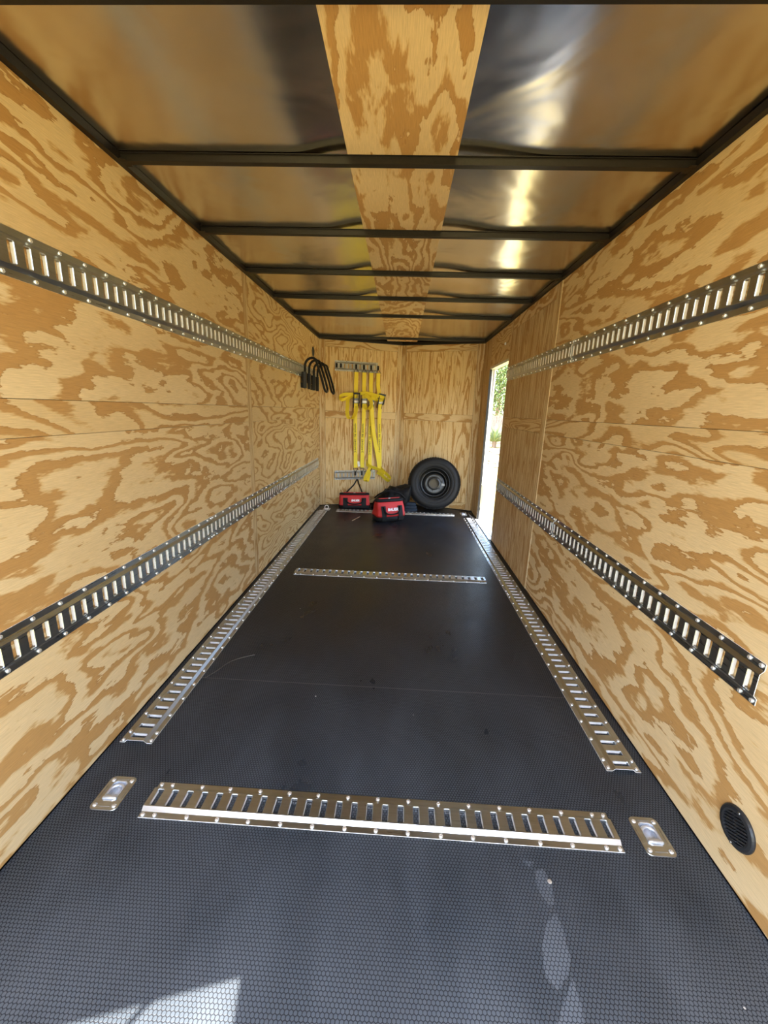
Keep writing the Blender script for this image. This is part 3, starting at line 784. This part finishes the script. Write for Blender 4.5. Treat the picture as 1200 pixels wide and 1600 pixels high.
# ------------------------------------------------------------------ tool bags
def sup(w, d, z, n=28, p=3.6, cx=0, cy=0):
    out = []
    for k in range(n):
        a = 2*pi*k/n; c, s = cos(a), sin(a)
        out.append((cx + w/2*math.copysign(abs(c)**(2/p), c), cy + d/2*math.copysign(abs(s)**(2/p), s), z))
    return out
def tool_bag(loc, rot, L, D, Hh, label, handles_up=None, seed=0):
    t = thing('tool_bag', label, 'tool bag', 'red and black tool bags', mw=Matrix.Translation(loc) @ Matrix.Rotation(rot, 4, 'Z'))
    def crumple(r, amp):
        return [(x + amp*noise.noise(Vector((x*14, z*14, seed))), y + amp*noise.noise(Vector((x*13+5, z*13, seed+y*9))), z) for x, y, z in r]
    hb = Hh*.25
    mb = MB()
    rings = [sup(L*.96, D*.94, .002), sup(L*1.0, D*1.0, .012), sup(L*1.01, D*1.0, hb*.6), sup(L*1.0, D*.985, hb)]
    mb.loft([crumple(r, .003) for r in rings]); o = mb.build('base', BLACK_CLOTH, t, smooth=True)
    mb = MB(); rings = []
    for k in range(9):
        f = k/8; rings.append(crumple(sup(L*(.985-.05*f), D*(.97-.55*f**1.3), hb-.002+(Hh*.90-hb)*f, n=44, p=7.0-2.5*f), .013*sin(pi*f)+.002))
    mb.loft(rings)
    for i, f in enumerate(mb.f):
        c = [sum(mb.v[j][q] for j in f)/len(f) for q in range(3)]
        if abs(c[0]) > L*.44: mb.m[i] = 1
    o = mb.build('body', [RED_CLOTH, RED_DARK], t, smooth=True)
    mb = MB()
    rings = [crumple(sup(L*.955, D*.47, Hh*.885), .003), crumple(sup(L*.965, D*.44, Hh*.94), .003), crumple(sup(L*.93, D*.36, Hh), .004), crumple(sup(L*.80, D*.1, Hh*1.005), .001)]
    mb.loft(rings); mb.build('mouth_frame', BLACK_CLOTH, t, smooth=True)
    mb = MB(); mb.tube([(-L*.36, -.004, Hh*1.012), (L*.36, -.004, Hh*1.012)], .006, 6); z_ = mb.build('zip', RED_DARK, t)
    mb = MB(); mb.box((-.012, -.012, Hh*1.01), (.012, .0, Hh*1.03)); mb.build('zip_pull', ZINC_EDGE, z_)
    # side straps and handles; y of the front face at height z
    def fy(z, s=-1):
        f = max(0, min(1, (z-hb)/(Hh*.90-hb))); return s*(D*(.97-.55*f**1.3)/2 + .007)
    for s in (-1, 1):
        for sx in (-1, 1):
            mb = MB(); x = sx*L*.29
            pts = [(x, s*(D/2+.004), .02), (x, fy(hb, s), hb)] + [(x, fy(hb+(Hh*.72-hb)*k/4, s), hb+(Hh*.72-hb)*k/4) for k in range(1, 5)]
            mb.ribbon(pts, (1, 0, 0), .054*L/.36, .006); mb.build('strap', BLACK_CLOTH, t)
        mb = MB(); x = L*.29
        if handles_up:
            hx, hy, hz = handles_up
            p = smooth_path([(-x*.9, fy(Hh*.72, s), Hh*.72), (-x*.85, s*D*.22, Hh*1.0), (-x*.3+hx*.7, hy*.5, Hh+(hz-Hh)*.6), (hx, hy, hz), (x*.3+hx*.7, hy*.5, Hh+(hz-Hh)*.6), (x*.85, s*D*.22, Hh*1.0), (x*.9, fy(Hh*.72, s), Hh*.72)], 5) if s > 0 else \
                smooth_path([(-x, fy(Hh*.70, s)-.006, Hh*.70), (-x*.75, fy(Hh*.4, s)-.010, Hh*.45), (-x*.3, fy(Hh*.33, s)-.014, Hh*.36), (x*.3, fy(Hh*.33, s)-.014, Hh*.36), (x*.75, fy(Hh*.4, s)-.010, Hh*.45), (x, fy(Hh*.70, s)-.006, Hh*.70)], 5)
        else:
            p = smooth_path([(-x, fy(Hh*.70, s)+s*.006, Hh*.70), (-x*.8, fy(Hh*.4, s)+s*.010, Hh*.44), (-x*.3, fy(Hh*.33, s)+s*.014, Hh*.37), (x*.3, fy(Hh*.33, s)+s*.014, Hh*.38), (x*.8, fy(Hh*.4, s)+s*.010, Hh*.46), (x, fy(Hh*.70, s)+s*.006, Hh*.70)], 5)
        mb.tube(p, .0095, 8); mb.build('handle', BLACK_CLOTH, t, smooth=True)
    # lettering on the front
    zc = Hh*.56; sl = math.atan2(fy(zc+.02)-fy(zc-.02), .04)
    upv = Vector((0, sin(sl), cos(sl))); nv = Vector((0, -cos(sl), sin(sl)))
    text_obj('BAUER', Hh*.175, WHITE_PRINT, t, frame(Vector((L*.02, fy(zc)-.006, zc)), (1, 0, 0), upv, nv), ex=.001, shear=.25, name='brand_lettering', bold=.0018, sx=.98)
    return t
tool_bag((.955, 4.80, 0), radians(27), .375, .235, .262, 'larger red and black tool bag standing forward on the floor before the black bag', seed=3)
tool_bag((.478, 5.335, 0), radians(9), .420, .155, .205, 'left red tool bag against the front wall, handle hung from a strap clip', handles_up=(.04, .15, .36), seed=11)

# ------------------------------------------------------------------ soft black bag and grey cloth
mb = MB(); rings = []; NS = 52; NR = 40; HL = .245
for i in range(NS+1):
    f = i/NS; x = -HL + 2*HL*f
    prof = (min(1, f/.42)**.6)*(min(1, (1-f)/.10)**.5) if 0 < f < 1 else .02
    hgt = (.275 + .075*f)*max(prof, .08); dep = .145*max(prof, .10)
    ring = []
    for k in range(NR):
        a = 2*pi*k/NR; c, s = cos(a), sin(a)
        y = dep*math.copysign(abs(c)**.8, c); z = hgt*.5 + hgt*.5*math.copysign(abs(s)**.8, s)
        q = noise.noise(Vector((x*3.5 + .5*noise.noise(Vector((x*6, z*6, 4))), z*15 + x*9 + y*5, 1.7)))
        fold = .040*(.30 - abs(q)) + .010*noise.noise(Vector((x*22, y*20, z*22)))
        fold *= min(1, z*12) * min(1, max(prof - .1, 0)*2)
        ring.append((x + fold*.3 + .28*z*f, y - fold*1.1*(1 if y < 0 else -.3), max(.002, z + fold)))
    rings.append(ring)
mb.loft(rings)
bb = thing('duffel_bag', 'black soft bag slumped on the floor between the left red bag and the spare wheel', 'bag', loc=(.945, 5.365, 0))
bo = mb.build('body', BLACK_CLOTH, bb, smooth=True)
mb = MB(); mb.tube(smooth_path([(-.19, -.13, .17), (-.12, -.165, .235), (0, -.165, .275), (.14, -.16, .245), (.22, -.15, .17)]), .009, 8); mb.build('handle', BLACK_CLOTH, bb, smooth=True)

mb = MB()
for lay in range(3):
    rings = []; w0, d0, z0 = .20 - lay*.02, .13 - lay*.012, .002 + lay*.038
    for zz, sc in ((0, .9), (.008, 1), (.028, 1), (.037, .92)):
        r = sup(w0*sc, d0*sc, z0+zz, n=24, p=3.2)
        rings.append([(x + .012*noise.noise(Vector((x*20, y*20, lay))), y, z + (.010*noise.noise(Vector((x*16, y*16, lay*3))) if lay else 0)) for x, y, z in r])
    mb.loft(rings)
tag(mb.build('folded_cloth', GREY_CLOTH, smooth=True, loc=(1.225, 5.285, .0)), 'grey blue folded cloth lying between the red bag and the spare wheel', 'cloth')

# ------------------------------------------------------------------ spare wheel
tilt = radians(13)
ax = (Vector((-.10, -1, 0)).normalized()*cos(tilt) + Vector((0, 0, 1))*sin(tilt)).normalized()   # outward axis
ex = Vector((0, 0, 1)).cross(ax).normalized(); ey = ax.cross(ex).normalized()
RT = .345
wc = Vector((1.535, 5.392, RT*cos(tilt) + .10*sin(tilt) + .004))
wh = thing('spare_wheel', 'black spare tyre on a black steel wheel leaning against the front wall', 'wheel', mw=frame(wc, ex, ey, ax))
mb = MB()
prof = [(.205, -.085), (.215, -.098), (.25, -.104), (.29, -.104), (.318, -.096), (.334, -.082), (.342, -.05), (.345, 0), (.342, .05), (.334, .082), (.318, .096), (.29, .104), (.262, .105), (.258, .102), (.25, .104), (.215, .098), (.205, .085), (.200, .07), (.198, 0), (.200, -.07)]
n = 72
rings = [[(r*cos(2*pi*k/n), r*sin(2*pi*k/n), h) for k in range(n)] for r, h in prof]
mb.loft(rings, closed=True); mb.build('tyre', RUBBER, wh, smooth=True)
mb = MB()
for zz in (-.045, -.015, .015, .045): mb.lathe([(.3448, zz-.003), (.3468, zz-.002), (.3468, zz+.002), (.3448, zz+.003)], 60, cap=False)
# tread blocks
for k in range(60):
    a = 2*pi*k/60
    for zz in (-.066, .066):
        T = lambda p, a=a: (p[0]*cos(a)-p[1]*sin(a), p[0]*sin(a)+p[1]*cos(a), p[2])
        mb.box((.330, -.010, zz-.012), (.343, .010, zz+.012), 0, T=T)
mb.build('tread', RUBBER, wh)
mb = MB()
prof = [(.207, .088), (.206, .094), (.200, .094), (.197, .080), (.190, .062), (.181, .055), (.178, .035), (.176, .0), (.172, -.02), (.160, -.018), (.148, -.006), (.128, .004), (.108, .006), (.090, .002), (.074, .010), (.0665, .014), (.0645, .012), (.0640, -.012)]
rings = [[(r*cos(2*pi*k/48), r*sin(2*pi*k/48), h) for k in range(48)] for r, h in prof]
mb.loft(rings, cap=False); rim = mb.build('rim', WHEEL_BLACK, wh, smooth=True); mod(rim, 'SOLIDIFY', thickness=.003)
mb = MB(); mb.lathe([(.064, -.030), (.064, -.026), (.03, -.025), (.001, -.025)], 32); mb.build('shaded_wood_disc', simple('shaded_wood_brown', (.10, .08, .05), .7), wh)  # shade on the plywood behind the hub hole put into this brown
for k in range(6):
    a = 2*pi*k/6 + .3; mb = MB(); mb.lathe([(.012, .0), (.012, .003), (.0085, .0035), (.007, -.002), (.0005, -.003)], 14); mb.build('lug_hole', [simple('lug_steel', (.06, .06, .06), .35, .6)] if k == 0 else lug_m, rim, smooth=True, loc=(.100*cos(a), .100*sin(a), .0065))
    if k == 0: lug_m = [bpy.data.materials['lug_steel']]
mb = MB(); mb.box((-.02, -.014, 0), (.02, .014, .001)); mb.build('sticker', simple('sticker_grey', (.35, .35, .35), .5), rim, mw=Matrix.Translation((.120, -.01, .0075)))
mb = MB(); mb.tube([(0, 0, 0), (0, 0, .028)], .005, 8); mb.build('valve_stem', RUBBER, rim, loc=(-.145, .06, .0))

# ------------------------------------------------------------------ small loose things on the floor
mb = MB(); mb.tube(smooth_path([(.17, 1.685, .0025), (.20, 1.735, .003), (.235, 1.815, .004), (.285, 1.86, .004), (.34, 1.893, .0025)]), .0014, 5)
tag(mb.build('wire', simple('dull_wire', (.07, .065, .055), .5)), 'thin bent wire lying on the floor beside the left floor rail', 'wire')
mb = MB(); mb.tube([(.53, 4.66, .003), (.60, 4.86, .003)], .004, 6)
tag(mb.build('splinter', simple('pale_wood', (.60, .48, .36), .7)), 'pale splinter lying on the floor in front of the left tool bag', 'splinter')
mb = MB(); mb.lathe([(.006, 0), (.006, .0012), (.003, .0018), (.0005, .0018)], 12)
tag(mb.build('washer', ALU, loc=(1.545, .893, .0003)), 'tiny round silver disc on the floor right of the pale floor marks', 'disc')

# ------------------------------------------------------------------ behind the camera: unseen sheet and thin line added to shape the sun patch
def at_z(x, y, z): # point at height z whose sun shadow falls on floor point x, y
    k = z / -SUN_DIR.z; return (x - SUN_DIR.x*k, y - SUN_DIR.y*k, z)
z = 2.25
pa = [(.427-.5, .551-.143), (.580, .594), (.750, .642), (.785, .44), (2.3, .44), (2.3, .78), (-.4, .78)]
mb = MB(); pts = [at_z(x, y, z) for x, y in pa]
top = [mb.vert(p) for p in pts]; bot = [mb.vert((p[0], p[1], p[2]+.012)) for p in pts]; n = len(pts)
mb.face(top); mb.face(bot[::-1])
for k in range(n): mb.face((top[k], bot[k], bot[(k+1) % n], top[(k+1) % n]))
blocker = mb.build('sun_blocker', BLACK_CLOTH); tag(blocker, kind='structure')  # unseen sheet added to block the sun
mb = MB(); mb.tube([at_z(.592, .615, 2.24), at_z(.560, .585, 2.24), at_z(.535, .545, 2.24), at_z(.50, .40, 2.24)], .006, 6)
mb.build('shadow_cord', BLACK_CLOTH, blocker)  # added with the sheet, throws the thin gap in the sun patch

# ------------------------------------------------------------------ outside, seen through the side doorway
def along(t, off=0.0): # point on the ray through the doorway, t metres to the right
    return (1.07 + t + off, 4.30*t)
random.seed(21)
def rock_mesh(seed):
    mb = MB(); n, m_ = 14, 9; rings = []
    for i in range(m_+1):
        ph = -pi/2 + pi*i/m_; ring = []
        for k in range(n):
            a = 2*pi*k/n; v = Vector((cos(ph)*cos(a), cos(ph)*sin(a)*.8, sin(ph)*.6))
            s = 1 + .35*noise.noise(v*1.6 + Vector((seed, 0, 0))) + .12*noise.noise(v*4 + Vector((seed, 3, 0)))
            ring.append(tuple(v*s*max(.05, 1)))
        rings.append(ring)
    mb.loft(rings); return mb.mesh('rock', [ROCK], smooth=False)
rocks = [rock_mesh(s) for s in (1.3, 5.1, 9.7)]
spots = []
for i in range(400):
    t, o_, sz = random.uniform(3.4, 5.0), random.uniform(-.9, .7), random.uniform(.16, .40)
    if len(spots) < 30 and all(math.hypot((o_+t)-(q[1]+q[0]), 4.3*(t-q[0])) > 1.25*(sz+q[2]) for q in spots): spots.append((t, o_, sz))
spots.sort()
desc = ['pale', 'greyish', 'rounded', 'flat', 'sunlit']
for i, (t, o_, s) in enumerate(spots):
    x, y = along(t, o_); o = link('rock', rocks[i % 3], loc=(x, y, GZ + s*.12)); o.scale = (s, s, s*.6); o.rotation_euler.z = i
    tag(o, 'pale rock of the sunlit rock pile seen through the side doorway', 'rock', 'pale rocks outside the side doorway')
def yucca(x, y, r, n, label):
    t = thing('yucca_plant', label, 'plant', loc=(x, y, GZ)); mb = MB()
    for k in range(n):
        a = random.uniform(0, 2*pi); el = random.uniform(.15, 1.45); L = r*random.uniform(.7, 1.0)
        d = Vector((cos(a)*cos(el), sin(a)*cos(el), sin(el))); sd_ = d.cross(Vector((0, 0, 1))).normalized()
        b0 = Vector((0, 0, r*.25)); w = .025*r
        p = [b0, b0 + d*L*.5 + Vector((0, 0, .02)), b0 + d*L - Vector((0, 0, .08*L))]
        mb.loft([[q - sd_*w_, q + Vector((0, 0, -w_*.4)), q + sd_*w_, q + Vector((0, 0, w_*.2))] for q, w_ in zip(p, (w, w*1.1, w*.08))])
    mb.build('leaves', YUCCA, t)
    mb = MB(); mb.tube([(0, 0, -.05), (0, 0, r*.3)], .10*r, 8); mb.build('stem', BARK, t)
x, y = along(5.45, -.2); yucca(x, y, 1.25, 120, 'spiky green yucca seen through the side doorway behind the rocks')
def tree(x, y, h, r, seed, label, nl=5200):
    rnd = random.Random(seed); t = thing('tree', label, 'tree', 'trees beyond the side doorway', loc=(x, y, GZ))
    mb = MB(); mb.tube([(0, 0, -.1), (.1, 0, h*.25), (-.05, .1, h*.5), (.1, 0, h*.8)], [.22, .17, .12, .05], 9)
    for k in range(7):
        a = k*2.4; z0 = h*(.3+.07*k); mb.tube([(0, 0, z0), (cos(a)*r*.4, sin(a)*r*.4, z0+h*.12), (cos(a)*r*.75, sin(a)*r*.75, z0+h*.16)], [.07, .05, .02], 6)
    mb.build('trunk', BARK, t, smooth=True)
    mb = MB(); cl = [Vector((max(-r*.75, min(r*.75, rnd.gauss(0, r*.42))), max(-r*.75, min(r*.75, rnd.gauss(0, r*.42))), h*(.22 + .75*rnd.random()))) for _ in range(46)]
    for k in range(nl):
        c = rnd.choice(cl); p = c + Vector([max(-r*.28, min(r*.28, rnd.gauss(0, r*.15))) for _ in range(3)])
        nrm = Vector([rnd.gauss(0, 1) for _ in range(3)]).normalized(); u_ = nrm.orthogonal().normalized(); v_ = nrm.cross(u_); s = rnd.uniform(.07, .13)
        mb.poly([p - u_*s, p + v_*s*.55 + nrm*s*.1, p + u_*s, p - v_*s*.55 + nrm*s*.1])
    mb.build('leaves', LEAF, t)
for i, (t_, o_, h, r, lab) in enumerate(((6.9, -1.0, 8.5, 2.5, 'leafy green tree behind the fence, left of the doorway view'), (8.2, .9, 10.5, 2.6, 'leafy green tree behind the fence, in the middle of the doorway view'),
                                        (9.7, -.4, 14, 3.0, 'tallest leafy tree, farthest behind the fence'), (7.2, 6.0, 9, 2.5, 'leafy green tree farther right beyond the doorway'))):
    x, y = along(t_, o_); tree(x, y, h, r, i+5, lab)
fn_ = thing('wooden_fence', 'weathered vertical board fence beyond the rocks outside the doorway', 'fence', loc=(*along(6.05, 0), GZ))
for k in range(-22, 23):
    mb = MB(); hh = 1.75 + random.uniform(-.03, .03)
    mb.box((k*.15-.068, -.012, 0), (k*.15+.068, .012, hh)); mb.build('fence_board', FENCE, fn_)
for zz in (.4, 1.4):
    mb = MB(); mb.box((-3.4, .014, zz), (3.4, .06, zz+.09)); mb.build('fence_rail', FENCE, fn_)
